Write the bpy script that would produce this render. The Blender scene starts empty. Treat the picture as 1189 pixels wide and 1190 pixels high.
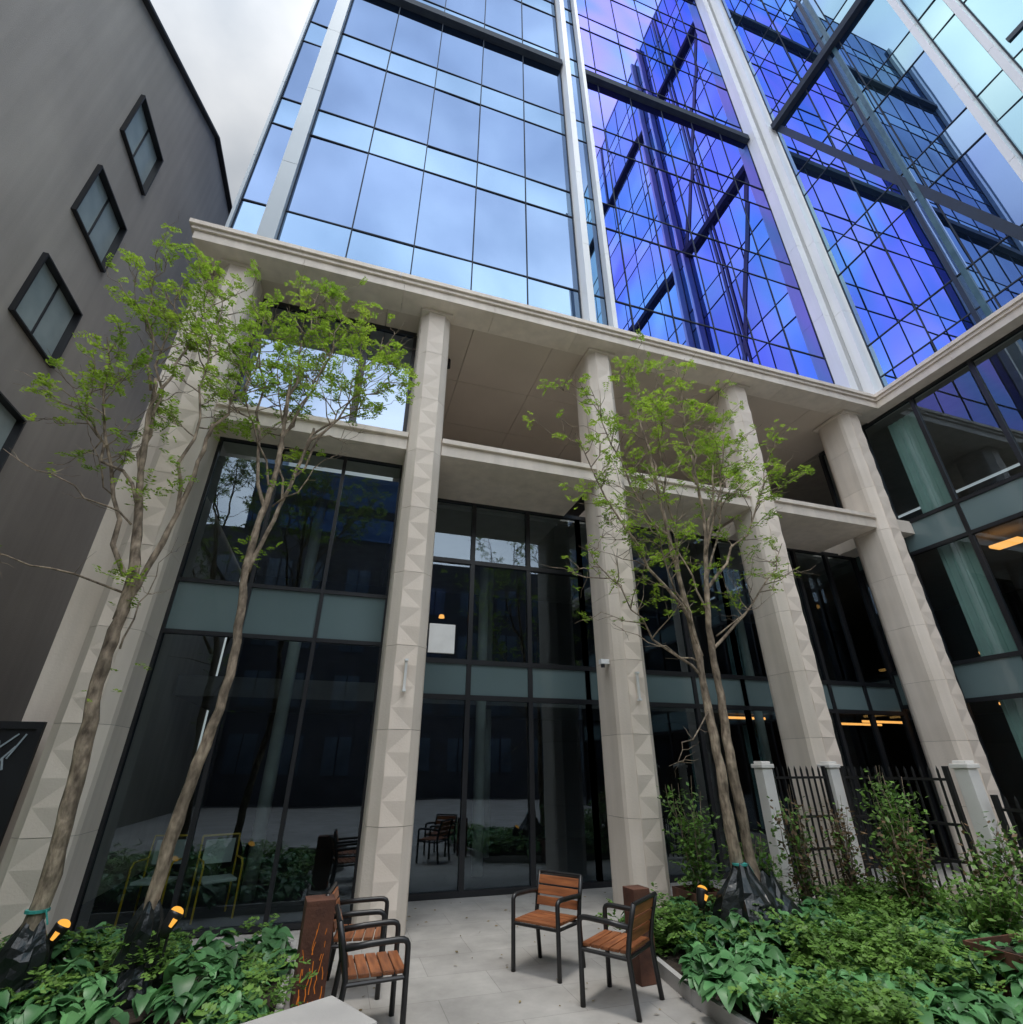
import bpy, math, random
from mathutils import Vector, Matrix
R=random.Random(7)
scene=bpy.context.scene
COL=scene.collection
scene.view_settings.view_transform='Standard'
scene.view_settings.look='None'
scene.view_settings.exposure=0

# ---------------------------------------------------------------- materials
def new_mat(name):
    m=bpy.data.materials.new(name); m.use_nodes=True
    nt=m.node_tree; nt.nodes.clear()
    out=nt.nodes.new('ShaderNodeOutputMaterial')
    return m,nt,out
def pmat(name,c1,c2=None,rough=0.6,metal=0.0,scale=3.0,bump=0.0,bscale=40.0,spec=0.5,detail=6,island=0.0,stretch=None,trans=0.0,zfade=None,streak=0.0,blotch=0.0):
    m,nt,out=new_mat(name); N=nt.nodes; L=nt.links
    b=N.new('ShaderNodeBsdfPrincipled'); L.new(b.outputs[0],out.inputs[0])
    b.inputs['Roughness'].default_value=rough; b.inputs['Metallic'].default_value=metal
    b.inputs['Specular IOR Level'].default_value=spec
    if c2 is None: c2=tuple(x*0.8 for x in c1)
    tc=N.new('ShaderNodeTexCoord'); src=tc.outputs['Object']
    if stretch:
        mp=N.new('ShaderNodeMapping'); mp.inputs['Scale'].default_value=stretch
        L.new(src,mp.inputs[0]); src=mp.outputs[0]
    n=N.new('ShaderNodeTexNoise'); n.inputs['Scale'].default_value=scale; n.inputs['Detail'].default_value=detail
    L.new(src,n.inputs['Vector'])
    r=N.new('ShaderNodeValToRGB'); r.color_ramp.elements[0].position=0.3; r.color_ramp.elements[1].position=0.7
    r.color_ramp.elements[0].color=(*c2,1); r.color_ramp.elements[1].color=(*c1,1)
    L.new(n.outputs[0],r.inputs[0]); col=r.outputs[0]
    def vmul(col,val):
        hs=N.new('ShaderNodeHueSaturation'); L.new(val,hs.inputs['Value']); L.new(col,hs.inputs['Color']); return hs.outputs[0]
    if island>0:
        g=N.new('ShaderNodeNewGeometry')
        mr=N.new('ShaderNodeMapRange'); mr.inputs[3].default_value=1-island; mr.inputs[4].default_value=1+island
        L.new(g.outputs['Random Per Island'],mr.inputs[0]); col=vmul(col,mr.outputs[0])
    if zfade:
        sx=N.new('ShaderNodeSeparateXYZ'); L.new(tc.outputs['Object'],sx.inputs[0])
        mr=N.new('ShaderNodeMapRange'); mr.interpolation_type='SMOOTHSTEP'; mr.inputs[1].default_value=zfade[0]; mr.inputs[2].default_value=zfade[1]; mr.inputs[3].default_value=zfade[2]; mr.inputs[4].default_value=1
        L.new(sx.outputs[2],mr.inputs[0]); col=vmul(col,mr.outputs[0])
    if streak>0:
        mp=N.new('ShaderNodeMapping'); mp.inputs['Scale'].default_value=(3,3,.18); L.new(tc.outputs['Object'],mp.inputs[0])
        n3=N.new('ShaderNodeTexNoise'); n3.inputs['Scale'].default_value=1.5; n3.inputs['Detail'].default_value=6; L.new(mp.outputs[0],n3.inputs['Vector'])
        mr=N.new('ShaderNodeMapRange'); mr.inputs[1].default_value=.35; mr.inputs[2].default_value=.65; mr.inputs[3].default_value=1-streak; mr.inputs[4].default_value=1+streak*.4
        L.new(n3.outputs[0],mr.inputs[0]); col=vmul(col,mr.outputs[0])
    if blotch>0:
        n3=N.new('ShaderNodeTexNoise'); n3.inputs['Scale'].default_value=4.5; n3.inputs['Detail'].default_value=4; L.new(tc.outputs['Object'],n3.inputs['Vector'])
        mr=N.new('ShaderNodeMapRange'); mr.inputs[1].default_value=.42; mr.inputs[2].default_value=.58; mr.inputs[3].default_value=1-blotch; mr.inputs[4].default_value=1+blotch
        L.new(n3.outputs[0],mr.inputs[0]); col=vmul(col,mr.outputs[0])
    L.new(col,b.inputs['Base Color'])
    if bump>0:
        n2=N.new('ShaderNodeTexNoise'); n2.inputs['Scale'].default_value=bscale; n2.inputs['Detail'].default_value=5
        L.new(src,n2.inputs['Vector'])
        bp=N.new('ShaderNodeBump'); bp.inputs['Strength'].default_value=bump; bp.inputs['Distance'].default_value=0.02
        L.new(n2.outputs[0],bp.inputs['Height']); L.new(bp.outputs[0],b.inputs['Normal'])
    if trans>0:
        t=N.new('ShaderNodeBsdfTranslucent'); L.new(col,t.inputs[0])
        mx=N.new('ShaderNodeMixShader'); mx.inputs[0].default_value=trans
        L.new(b.outputs[0],mx.inputs[1]); L.new(t.outputs[0],mx.inputs[2]); L.new(mx.outputs[0],out.inputs[0])
    return m
def glass_mat(name,tint,fac,trans,power=3.0,edge=0.9,rough=0.0,wav=0.0):
    """coated glazing: mirror-like coating over see-through tinted glass"""
    m,nt,out=new_mat(name); N=nt.nodes; L=nt.links
    g=N.new('ShaderNodeBsdfGlossy'); g.inputs['Color'].default_value=(*tint,1); g.inputs['Roughness'].default_value=rough
    t=N.new('ShaderNodeBsdfTransparent'); t.inputs[0].default_value=(*trans,1)
    lw=N.new('ShaderNodeLayerWeight'); lw.inputs[0].default_value=0.5
    pw=N.new('ShaderNodeMath'); pw.operation='POWER'; pw.inputs[1].default_value=power
    L.new(lw.outputs['Facing'],pw.inputs[0])
    mr=N.new('ShaderNodeMapRange'); mr.inputs[3].default_value=fac; mr.inputs[4].default_value=edge
    L.new(pw.outputs[0],mr.inputs[0])
    mx=N.new('ShaderNodeMixShader'); L.new(mr.outputs[0],mx.inputs[0]); L.new(t.outputs[0],mx.inputs[1]); L.new(g.outputs[0],mx.inputs[2])
    L.new(mx.outputs[0],out.inputs[0])
    if wav>0:
        tc=N.new('ShaderNodeTexCoord'); n=N.new('ShaderNodeTexNoise'); n.inputs['Scale'].default_value=0.6; n.inputs['Detail'].default_value=1
        L.new(tc.outputs['Object'],n.inputs['Vector'])
        bp=N.new('ShaderNodeBump'); bp.inputs['Strength'].default_value=wav; bp.inputs['Distance'].default_value=0.05
        L.new(n.outputs[0],bp.inputs['Height']); L.new(bp.outputs[0],g.inputs['Normal'])
    return m
def coat_mat(name,cols,body,fac=.85,scale=.12,jit=.12,pos=(.3,.5,.7),seed=0.0):
    """reflective curtain wall glass with a dichroic coating whose hue drifts"""
    m,nt,out=new_mat(name); N=nt.nodes; L=nt.links
    tc=N.new('ShaderNodeTexCoord'); mp=N.new('ShaderNodeMapping'); mp.inputs['Location'].default_value=(seed,seed*.7,seed*1.3); mp.inputs['Scale'].default_value=(1,1,.7)
    L.new(tc.outputs['Object'],mp.inputs[0])
    n=N.new('ShaderNodeTexNoise'); n.inputs['Scale'].default_value=scale; n.inputs['Detail'].default_value=2; L.new(mp.outputs[0],n.inputs['Vector'])
    r=N.new('ShaderNodeValToRGB'); r.color_ramp.interpolation='EASE'
    while len(r.color_ramp.elements)<len(cols): r.color_ramp.elements.new(.5)
    for e,p,c in zip(r.color_ramp.elements,pos,cols): e.position=p; e.color=(*c,1)
    L.new(n.outputs[0],r.inputs[0])
    ge=N.new('ShaderNodeNewGeometry'); mr=N.new('ShaderNodeMapRange'); mr.inputs[3].default_value=1-jit; mr.inputs[4].default_value=1+jit*.3
    L.new(ge.outputs['Random Per Island'],mr.inputs[0]); hs=N.new('ShaderNodeHueSaturation'); L.new(mr.outputs[0],hs.inputs['Value']); L.new(r.outputs[0],hs.inputs['Color'])
    g=N.new('ShaderNodeBsdfGlossy'); g.inputs['Roughness'].default_value=0.0; L.new(hs.outputs[0],g.inputs['Color'])
    d=N.new('ShaderNodeBsdfDiffuse'); d.inputs[0].default_value=(*body,1)
    mx=N.new('ShaderNodeMixShader'); mx.inputs[0].default_value=fac; L.new(d.outputs[0],mx.inputs[1]); L.new(g.outputs[0],mx.inputs[2]); L.new(mx.outputs[0],out.inputs[0])
    n2=N.new('ShaderNodeTexNoise'); n2.inputs['Scale'].default_value=.5; n2.inputs['Detail'].default_value=1; L.new(tc.outputs['Object'],n2.inputs['Vector'])
    bp=N.new('ShaderNodeBump'); bp.inputs['Strength'].default_value=.025; bp.inputs['Distance'].default_value=.05
    L.new(n2.outputs[0],bp.inputs['Height']); L.new(bp.outputs[0],g.inputs['Normal'])
    return m

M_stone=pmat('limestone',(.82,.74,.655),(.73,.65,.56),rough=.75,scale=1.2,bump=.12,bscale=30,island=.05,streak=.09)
M_facet=pmat('faceted_stone',(.83,.735,.64),(.76,.665,.57),rough=.75,scale=2,bump=.1,island=.03)
M_joint=pmat('stone_joint',(.38,.34,.29),rough=.9)
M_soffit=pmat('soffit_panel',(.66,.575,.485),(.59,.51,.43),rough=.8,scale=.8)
M_white=pmat('white_metal',(.86,.87,.88),(.78,.80,.82),rough=.4,scale=.5,streak=.05)
M_greym=pmat('grey_metal',(.38,.44,.49),(.32,.38,.43),rough=.45,scale=.5)
M_dark=pmat('dark_frame',(.018,.02,.024),(.012,.013,.016),rough=.4,scale=2)
M_mull=pmat('blue_grey_mullion',(.06,.075,.095),(.045,.055,.075),rough=.85,spec=.08)
M_beam=pmat('dark_steel_brace',(.012,.03,.06),(.008,.02,.04),rough=.5)
M_teal=pmat('teal_steel_brace',(.07,.15,.18),(.03,.09,.12),rough=.4)
M_spand=pmat('spandrel_glass',(.16,.225,.235),(.12,.18,.19),rough=.10,scale=.4,spec=.8,island=.14)
M_int=pmat('interior_wall',(.045,.045,.045),(.02,.022,.025),rough=.9,scale=.5)
M_intc=pmat('interior_column_paint',(.62,.68,.65),rough=.6)
M_green=pmat('interior_green_blind',(.60,.85,.76),(.5,.72,.65),rough=.8)
M_ceil=pmat('interior_ceiling',(.26,.25,.24),rough=.9)
M_gt=coat_mat('tower_glass',[(.105,.155,.265),(.145,.210,.345),(.20,.285,.43)],(.03,.05,.09),fac=.93,seed=3,jit=.09,scale=.22)
M_gt2=coat_mat('tower_spandrel_glass',[(.135,.21,.33),(.185,.275,.41),(.24,.35,.50)],(.05,.08,.12),fac=.93,seed=3,jit=.09,scale=.22)
M_gp=coat_mat('violet_tower_glass',[(.16,.28,.74),(.27,.25,.82),(.14,.23,.74),(.24,.38,.78)],(.02,.02,.08),fac=.9,pos=(.32,.46,.58,.74),scale=.2,seed=1.3,jit=.14)
M_gw=coat_mat('wing_tower_glass',[(.21,.27,.66),(.25,.37,.66),(.34,.53,.66)],(.03,.06,.12),fac=.88,scale=.18,seed=5.1,jit=.14)
M_gw2=coat_mat('wing_spandrel_glass',[(.27,.35,.70),(.32,.46,.70),(.42,.62,.70)],(.05,.09,.12),fac=.88,scale=.18,seed=5.1,jit=.14)
M_gc=coat_mat('pale_teal_wing_glass',[(.26,.36,.62),(.36,.56,.68),(.50,.74,.74)],(.05,.10,.12),fac=.88,scale=.2,seed=2.1,jit=.16)
M_gc2=coat_mat('pale_teal_wing_spandrel',[(.34,.46,.68),(.44,.66,.74),(.58,.80,.78)],(.07,.12,.14),fac=.88,scale=.2,seed=2.1,jit=.16)
M_gl=glass_mat('lobby_glass',(.46,.56,.66),.20,(.60,.68,.68),power=3,edge=.8,wav=.05)
M_gs=glass_mat('loggia_glass',(.25,.31,.41),.85,(.5,.55,.6),power=3,edge=.95,wav=.05)
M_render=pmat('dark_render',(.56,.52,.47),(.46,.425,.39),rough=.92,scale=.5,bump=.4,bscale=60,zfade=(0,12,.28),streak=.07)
M_pane=pmat('apartment_pane',(.50,.60,.60),(.36,.45,.47),rough=.12,scale=1.5,spec=.8)
M_opp=pmat('opposite_wall',(.15,.15,.16),(.10,.105,.11),rough=.9,scale=.6)
M_oppw=pmat('opposite_window',(.30,.38,.46),(.06,.08,.10),rough=.2,scale=.3)
M_oppb=pmat('blue_tower_wall',(.09,.26,.60),(.03,.10,.28),rough=.2,scale=.4,stretch=(.3,1,3))
M_bark=pmat('bark',(.42,.335,.245),(.12,.09,.065),rough=.95,scale=20,bump=1,bscale=34,stretch=(1,1,.35),blotch=.28)
M_leaf=pmat('locust_leaf',(.34,.48,.055),(.20,.35,.035),rough=.5,scale=1.5,island=.35,trans=.5)
M_hosta=pmat('hosta_leaf',(.13,.31,.11),(.06,.18,.065),rough=.42,scale=3,island=.4,trans=.2)
M_fern=pmat('small_leaf',(.17,.31,.055),(.08,.18,.03),rough=.55,scale=3,island=.4,trans=.25)
M_shrub=pmat('shrub_leaf',(.17,.31,.06),(.07,.17,.03),rough=.5,scale=3,island=.45,trans=.3)
M_redl=pmat('reddish_leaf',(.20,.12,.06),(.10,.07,.035),rough=.6,scale=3,island=.4,trans=.2)
M_litter=pmat('dry_leaf',(.30,.24,.10),(.16,.11,.05),rough=.8,island=.4)
M_soil=pmat('soil',(.045,.032,.022),(.02,.015,.011),rough=1,scale=12,bump=1,bscale=30)
M_wood=pmat('chair_wood',(.36,.13,.048),(.17,.058,.024),rough=.45,scale=6,stretch=(6,.6,6),bump=.1,island=.2)
M_black=pmat('black_metal',(.018,.018,.019),(.012,.012,.013),rough=.38,scale=8)
M_yel=pmat('yellow_paint',(.75,.50,.03),(.65,.42,.03),rough=.4)
M_fence=pmat('fence_metal',(.015,.015,.016),rough=.5)
M_corten=pmat('corten_steel',(.15,.06,.035),(.06,.026,.018),rough=.8,scale=6,bump=.2)
M_conc=pmat('pale_concrete',(.46,.45,.43),(.38,.37,.36),rough=.8,scale=3,bump=.15,bscale=80)
M_pill=pmat('white_pillar_stone',(.80,.79,.76),(.72,.70,.67),rough=.8,scale=3)
M_bag=pmat('black_bag_plastic',(.015,.02,.02),(.008,.01,.01),rough=.28,scale=6,bump=.8,bscale=9)
M_tape=pmat('teal_tape',(.05,.34,.30),rough=.5)
M_sign=pmat('sign_white',(.80,.80,.78),rough=.5)
def emit(name,c,s):
    m,nt,out=new_mat(name); e=nt.nodes.new('ShaderNodeEmission'); e.inputs[0].default_value=(*c,1); e.inputs[1].default_value=s
    nt.links.new(e.outputs[0],out.inputs[0]); return m
M_amber=emit('amber_lamp',(1.0,.46,.07),1.1)
M_glow=emit('amber_slit_glow',(1.0,.30,.05),.4)
M_warm=emit('warm_ceiling_light',(1.0,.42,.10),2.2)
M_gravel=pmat('gravel',(.30,.26,.22),(.14,.12,.10),rough=1,scale=30,bump=.8,bscale=50)
M_asph=pmat('asphalt',(.06,.06,.062),(.045,.045,.047),rough=.9,scale=8,bump=.3)
def pave_mat():
    m,nt,out=new_mat('granite_paving'); N=nt.nodes; L=nt.links
    b=N.new('ShaderNodeBsdfPrincipled'); L.new(b.outputs[0],out.inputs[0]); b.inputs['Roughness'].default_value=.6
    tc=N.new('ShaderNodeTexCoord')
    br=N.new('ShaderNodeTexBrick'); br.inputs['Scale'].default_value=1.0
    br.inputs['Brick Width'].default_value=1.2; br.inputs['Row Height'].default_value=.6
    br.inputs['Mortar Size'].default_value=.003; br.inputs['Color1'].default_value=(.44,.425,.40,1)
    br.inputs['Color2'].default_value=(.39,.375,.355,1); br.inputs['Mortar'].default_value=(.25,.24,.22,1)
    L.new(tc.outputs['Object'],br.inputs['Vector'])
    n=N.new('ShaderNodeTexNoise'); n.inputs['Scale'].default_value=1.3; n.inputs['Detail'].default_value=9; n.inputs['Roughness'].default_value=.65
    L.new(tc.outputs['Object'],n.inputs['Vector'])
    mr=N.new('ShaderNodeMapRange'); mr.inputs[1].default_value=.3; mr.inputs[2].default_value=.7; mr.inputs[3].default_value=.64; mr.inputs[4].default_value=1.1
    L.new(n.outputs[0],mr.inputs[0])
    hs=N.new('ShaderNodeHueSaturation'); L.new(br.outputs[0],hs.inputs['Color']); L.new(mr.outputs[0],hs.inputs['Value'])
    L.new(hs.outputs[0],b.inputs['Base Color'])
    n4=N.new('ShaderNodeTexNoise'); n4.inputs['Scale'].default_value=2; L.new(tc.outputs['Object'],n4.inputs['Vector'])
    m4=N.new('ShaderNodeMapRange'); m4.inputs[3].default_value=.4; m4.inputs[4].default_value=.85; L.new(n4.outputs[0],m4.inputs[0]); L.new(m4.outputs[0],b.inputs['Roughness'])
    return m
M_pave=pave_mat()

# ---------------------------------------------------------------- mesh builder
class MB:
    def __init__(s): s.v=[]; s.f=[]; s.m=[]; s.mats=[]
    def mi(s,mat):
        if mat not in s.mats: s.mats.append(mat)
        return s.mats.index(mat)
    def poly(s,pts,mat):
        k=len(s.v); s.v.extend([tuple(p) for p in pts]); s.f.append(tuple(range(k,k+len(pts)))); s.m.append(s.mi(mat))
    def box(s,x0,x1,y0,y1,z0,z1,mat):
        k=len(s.v)
        s.v.extend([(x0,y0,z0),(x1,y0,z0),(x1,y1,z0),(x0,y1,z0),(x0,y0,z1),(x1,y0,z1),(x1,y1,z1),(x0,y1,z1)])
        i=s.mi(mat)
        for f in ((0,3,2,1),(4,5,6,7),(0,1,5,4),(1,2,6,5),(2,3,7,6),(3,0,4,7)):
            s.f.append(tuple(k+j for j in f)); s.m.append(i)
    def prism(s,plan,z0,z1,mat,cap=True):
        k=len(s.v); n=len(plan); i=s.mi(mat)
        s.v.extend([(x,y,z0) for x,y in plan]); s.v.extend([(x,y,z1) for x,y in plan])
        for j in range(n):
            s.f.append((k+j,k+(j+1)%n,k+n+(j+1)%n,k+n+j)); s.m.append(i)
        if cap:
            s.f.append(tuple(k+j for j in reversed(range(n)))); s.m.append(i)
            s.f.append(tuple(k+n+j for j in range(n))); s.m.append(i)
    def beam(s,p,q,w,d,mat,up=(0,0,1)):
        p=Vector(p);q=Vector(q);t=(q-p).normalized();u=Vector(up)
        sd=t.cross(u)
        if sd.length<1e-4: sd=t.cross(Vector((0,1,0)))
        sd.normalize(); n=sd.cross(t)
        k=len(s.v);i=s.mi(mat)
        for c in (p,q):
            for a,b in ((-1,-1),(1,-1),(1,1),(-1,1)): s.v.append(tuple(c+sd*a*w/2+n*b*d/2))
        for f in ((0,3,2,1),(4,5,6,7),(0,1,5,4),(1,2,6,5),(2,3,7,6),(3,0,4,7)):
            s.f.append(tuple(k+j for j in f)); s.m.append(i)
    def tube(s,pts,rads,mat,n=7,cap=True):
        pts=[Vector(p) for p in pts]; i=s.mi(mat); k=len(s.v); ref=None
        for j,p in enumerate(pts):
            t=(pts[min(j+1,len(pts)-1)]-pts[max(j-1,0)])
            if t.length<1e-6: t=Vector((0,0,1))
            t.normalize()
            if ref is None:
                ref=t.cross(Vector((0.3,1,0.1))).normalized()
            ref=(ref-t*ref.dot(t))
            if ref.length<1e-4: ref=t.cross(Vector((1,0.2,0)))
            ref.normalize(); o=t.cross(ref)
            for a in range(n):
                an=2*math.pi*a/n; s.v.append(tuple(p+(ref*math.cos(an)+o*math.sin(an))*rads[j]))
        for j in range(len(pts)-1):
            for a in range(n):
                b=(a+1)%n
                s.f.append((k+j*n+a,k+j*n+b,k+(j+1)*n+b,k+(j+1)*n+a)); s.m.append(i)
        if cap:
            s.f.append(tuple(k+a for a in reversed(range(n)))); s.m.append(i)
            e=k+(len(pts)-1)*n; s.f.append(tuple(e+a for a in range(n))); s.m.append(i)
    def obj(s,name,parent=None,loc=(0,0,0),smooth=False,rot=0,bevel=0,**kw):
        me=bpy.data.meshes.new(name); me.from_pydata(s.v,[],s.f)
        for m in s.mats: me.materials.append(m)
        me.polygons.foreach_set('material_index',s.m)
        if smooth: me.polygons.foreach_set('use_smooth',[True]*len(s.f))
        me.update()
        o=bpy.data.objects.new(name,me); COL.objects.link(o); o.location=loc; o.rotation_euler=(0,0,rot)
        if parent: o.parent=parent
        if bevel:
            md=o.modifiers.new('bev','BEVEL'); md.width=bevel; md.segments=2; md.limit_method='ANGLE'
        for a,b in kw.items(): o[a]=b
        return o
def empty(name,label,category,loc=(0,0,0),rot=0,group=None):
    o=bpy.data.objects.new(name,None); COL.objects.link(o); o.location=loc; o.rotation_euler=(0,0,rot)
    o.empty_display_size=.3; o['label']=label; o['category']=category
    if group: o['group']=group
    return o
def copy_thing(src,loc,rot,label=None):
    def cp(o,par):
        c=o.copy(); COL.objects.link(c)
        if par is not None:
            c.parent=par; c.matrix_parent_inverse=o.matrix_parent_inverse.copy()
        for ch in list(o.children): cp(ch,c)
        return c
    c=cp(src,None); c.location=loc; c.rotation_euler=(0,0,rot)
    if label: c['label']=label
    return c

# ---------------------------------------------------------------- ground
g=MB(); g.poly([(-600,-600,0),(600,-600,0),(600,600,0),(-600,600,0)],M_asph); g.obj('ground',kind='structure')
g=MB(); g.poly([(-6.5,-15,.004),(13.3,-15,.004),(13.3,9.95,.004),(-6.5,9.95,.004)],M_pave); g.obj('pavement',kind='structure')
def bed(name,pts,z):
    b=MB(); b.prism(pts,0.0,z,M_soil); return b.obj(name,kind='structure')
LB=[(-6.4,3.2),(-1.1,3.2),(-.15,5.2),(-.15,7.75),(-6.4,7.75)]
RB=[(3.35,3.6),(8.1,3.6),(8.1,6.9),(5.2,7.3),(3.6,6.9),(3.35,5.2)]
bed('planting_soil',LB,.10); bed('planting_soil',RB,.10)
b=MB(); b.prism([(8.3,4.0),(12.6,4.0),(12.6,7.9),(8.3,7.9)],0.008,.06,M_gravel); b.obj('gravel',kind='structure')
b=MB(); b.box(8.1,8.28,3.6,7.9,0.008,.18,M_conc); b.obj('kerb',kind='structure',bevel=.01)
def kerb_line(pts,closed=False):
    b=MB()
    for p,q in zip(pts,pts[1:]):
        b.beam((p[0],p[1],.06),(q[0],q[1],.06),.06,.13,M_conc)
    b.obj('kerb',kind='structure')
kerb_line([(5.2,7.3),(3.6,6.9),(3.35,5.2),(3.35,3.6)])
kerb_line([(-1.1,3.2),(-.15,5.2),(-.15,7.75),(-6.4,7.75)])

# ---------------------------------------------------------------- office building
OB=empty('office_building','tall glass office tower on a pale stone colonnaded base','building')
ZS=10.64
CX=[-3.03,.84,4.72,8.60,12.35]
CW=.325
def column():
    b=MB(); w=CW;c=.16;y0=0;y1=.97
    plan=[(w-c,y0),(w-.025,y0+c-.025),(w,y0+c+.05),(w,y1-c-.05),(w-.025,y1-c+.025),(w-c,y1),(-w+c,y1),(-w+.025,y1-c+.025),(-w,y1-c-.05),(-w,y0+c+.05),(-w+.025,y0+c-.025),(-w+c,y0)]
    inner=[(x*.975,.475+(y-.475)*.975) for x,y in plan]
    b.prism(inner,0,ZS,M_joint)
    nseg=9; h=ZS/nseg
    for i in range(nseg):
        b.prism(plan,i*h+.003,(i+1)*h-.003 if i<nseg-1 else ZS-.002,M_stone)
    o=b.obj('column',OB)
    f=MB(); ch=h/4.0; k=nseg*4; D1,D0=-.022,-.003
    e=w-c-.006
    for i in range(k):
        za,zb=i*ch+(.003 if i%4==0 else 0),(i+1)*ch-(.003 if i%4==3 else 0)
        dl0,dr0=(D1,D0) if i%2==0 else (D0,D1)
        dl1,dr1=(D0,D1) if i%2==0 else (D1,D0)
        a=(-e,dl0,za);bb=(e,dr0,za);cc=(e,dr1,zb);dd=(-e,dl1,zb)
        A=(-e,0,za);B=(e,0,za);C=(e,0,zb);D=(-e,0,zb)
        if i%2==0: f.poly([a,bb,dd],M_facet); f.poly([bb,cc,dd],M_facet)
        else: f.poly([a,bb,cc],M_facet); f.poly([a,cc,dd],M_facet)
        f.poly([A,a,dd,D],M_facet); f.poly([bb,B,C,cc],M_facet)
    f.obj('faceted_strip',o)
    cpm=MB(); cpm.box(-w-.012,w+.012,-.045,.99,ZS-.07,ZS-.001,M_stone); cpm.obj('capital',o,bevel=.01)
    return o
c0=column(); c0.location=(CX[0],7.95,0)
for x in CX[1:]:
    c=c0.copy(); COL.objects.link(c); c.parent=OB; c.location=(x,7.95,0)
    for ch in c0.children:
        cc=ch.copy(); COL.objects.link(cc); cc.parent=c
for x in (CX[1],CX[2]):
    b=MB(); b.box(-.018,.018,-.085,-.040,2.9,3.3,M_sign); b.box(-.024,.024,-.11,-.030,2.87,2.9,M_white); b.box(-.024,.024,-.11,-.030,3.3,3.33,M_white)
    b.obj('wall_lamp',OB,loc=(x,7.95,0))
cor=MB()
FL=7.6;XW=12.9
def lband(off,z0,z1,mat,thick=.6):
    x=-3.8-off
    while x<XW+thick-.01:
        x2=min(x+1.94,XW+thick); cor.box(x+.003,x2-.003,FL-off,FL+thick,z0,z1,mat); x=x2
    y=FL-off-.001
    while y>-9:
        y2=max(y-1.94,-9); cor.box(XW-off,XW+thick,y2+.003,y-.003,z0,z1,mat); y=y2
lband(0,ZS,ZS+.20,M_stone); lband(.05,ZS+.203,ZS+.28,M_stone); lband(.10,ZS+.283,ZS+.38,M_stone)
cor.obj('cornice',OB)
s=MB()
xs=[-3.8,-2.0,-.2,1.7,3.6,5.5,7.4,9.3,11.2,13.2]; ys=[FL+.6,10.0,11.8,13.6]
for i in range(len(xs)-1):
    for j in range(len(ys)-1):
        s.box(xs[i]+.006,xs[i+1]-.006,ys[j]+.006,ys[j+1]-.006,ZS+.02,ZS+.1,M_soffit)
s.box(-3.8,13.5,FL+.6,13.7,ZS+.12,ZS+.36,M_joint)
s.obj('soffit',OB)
b=MB(); b.box(13.5,20,-9,14,ZS+.1,ZS+.36,M_joint); b.obj('floor_slab',OB)
Z1,Z0=7.50,7.16
gb=[8.76,9.9,9.9,9.9]
for i in range(4):
    b=MB(); x0=CX[i]+CW+.002;x1=CX[i+1]-CW-.002
    b.box(x0,x1,8.12,gb[i]+.5,Z0,Z1-.10,M_stone); b.box(x0,x1,8.06,gb[i]+.5,Z1-.097,Z1,M_stone)
    b.obj('balcony_ledge',OB)
b=MB(); b.box(CX[4]+CW+.002,13.28,8.12,10.4,Z0,Z1,M_stone); b.obj('balcony_ledge',OB)
b=MB(); b.box(.84,13.28,10.41,13.6,Z0,Z1-.05,M_stone); b.obj('terrace_floor',OB)
b=MB(); b.box(-3.8,-3.37,8.4,16.1,0,ZS,M_stone); b.obj('end_wall',OB)
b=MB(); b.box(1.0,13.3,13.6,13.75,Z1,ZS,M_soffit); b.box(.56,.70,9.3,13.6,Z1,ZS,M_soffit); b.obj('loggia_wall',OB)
for x in (7.0,11.0):
    b=MB(); b.box(x-1.2,x+1.2,13.55,13.62,Z1,ZS-.3,M_dark); b.box(x-1.1,x+1.1,13.53,13.56,Z1+.1,ZS-.4,M_dark); b.obj('loggia_door',OB)
b=MB(); b.tube([(1.35,9.3,ZS),(1.35,9.3,ZS-.25)],[.05,.05],M_dark); b.obj('ceiling_fixture',OB)

def window_wall(name,p0,u,us,zs,gm,mm,mw=.06,md=.10,spans=(),parent=OB,jit=.004,hz=None,normal=None,sm=None,proud=.003):
    u=Vector(u);p0=Vector(p0); n=Vector(normal)
    w=bpy.data.objects.new(name,None); COL.objects.link(w); w.parent=parent
    gl=MB(); fr=MB(); sp=MB()
    for i in range(len(us)-1):
        for j in range(len(zs)-1):
            q=[]
            for (uu,zz) in ((us[i],zs[j]),(us[i+1],zs[j]),(us[i+1],zs[j+1]),(us[i],zs[j+1])):
                q.append(p0+u*uu+Vector((0,0,zz)))
            t1=R.uniform(-jit,jit);t2=R.uniform(-jit,jit)
            q=[q[0]+n*(t1+t2),q[1]+n*(-t1+t2),q[2]+n*(-t1-t2),q[3]+n*(t1-t2)]
            if j in spans: sp.poly([a+n*(.012 if sm is None else 0) for a in q],sm or M_spand)
            else: gl.poly(q,gm)
    for x in us: 
        fr.beam(p0+u*x+Vector((0,0,zs[0])),p0+u*x+Vector((0,0,zs[-1])),mw,md,mm,up=n)
    for z in zs:
        fr.beam(p0+u*us[0]+Vector((0,0,z))+n*proud,p0+u*us[-1]+Vector((0,0,z))+n*proud,(hz or mw),md,mm,up=n)
    gl.obj('glass',w)
    if sp.v: sp.obj('spandrel',w)
    fr.obj('frame',w)
    return w
def lin(a,b,n): return [a+(b-a)*i/n for i in range(n+1)]
window_wall('lobby_window',(0,8.76,0),(1,0,0),[-2.69,-1.65,-.55,.51],[.05,3.7,4.5,Z0],M_gl,M_dark,spans=(1,),normal=(0,-1,0))
window_wall('upper_window',(0,8.76,0),(1,0,0),[-2.69,-.55,.51],[Z1+.02,ZS-.01],M_gs,M_dark,mw=.14,normal=(0,-1,0))
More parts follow.
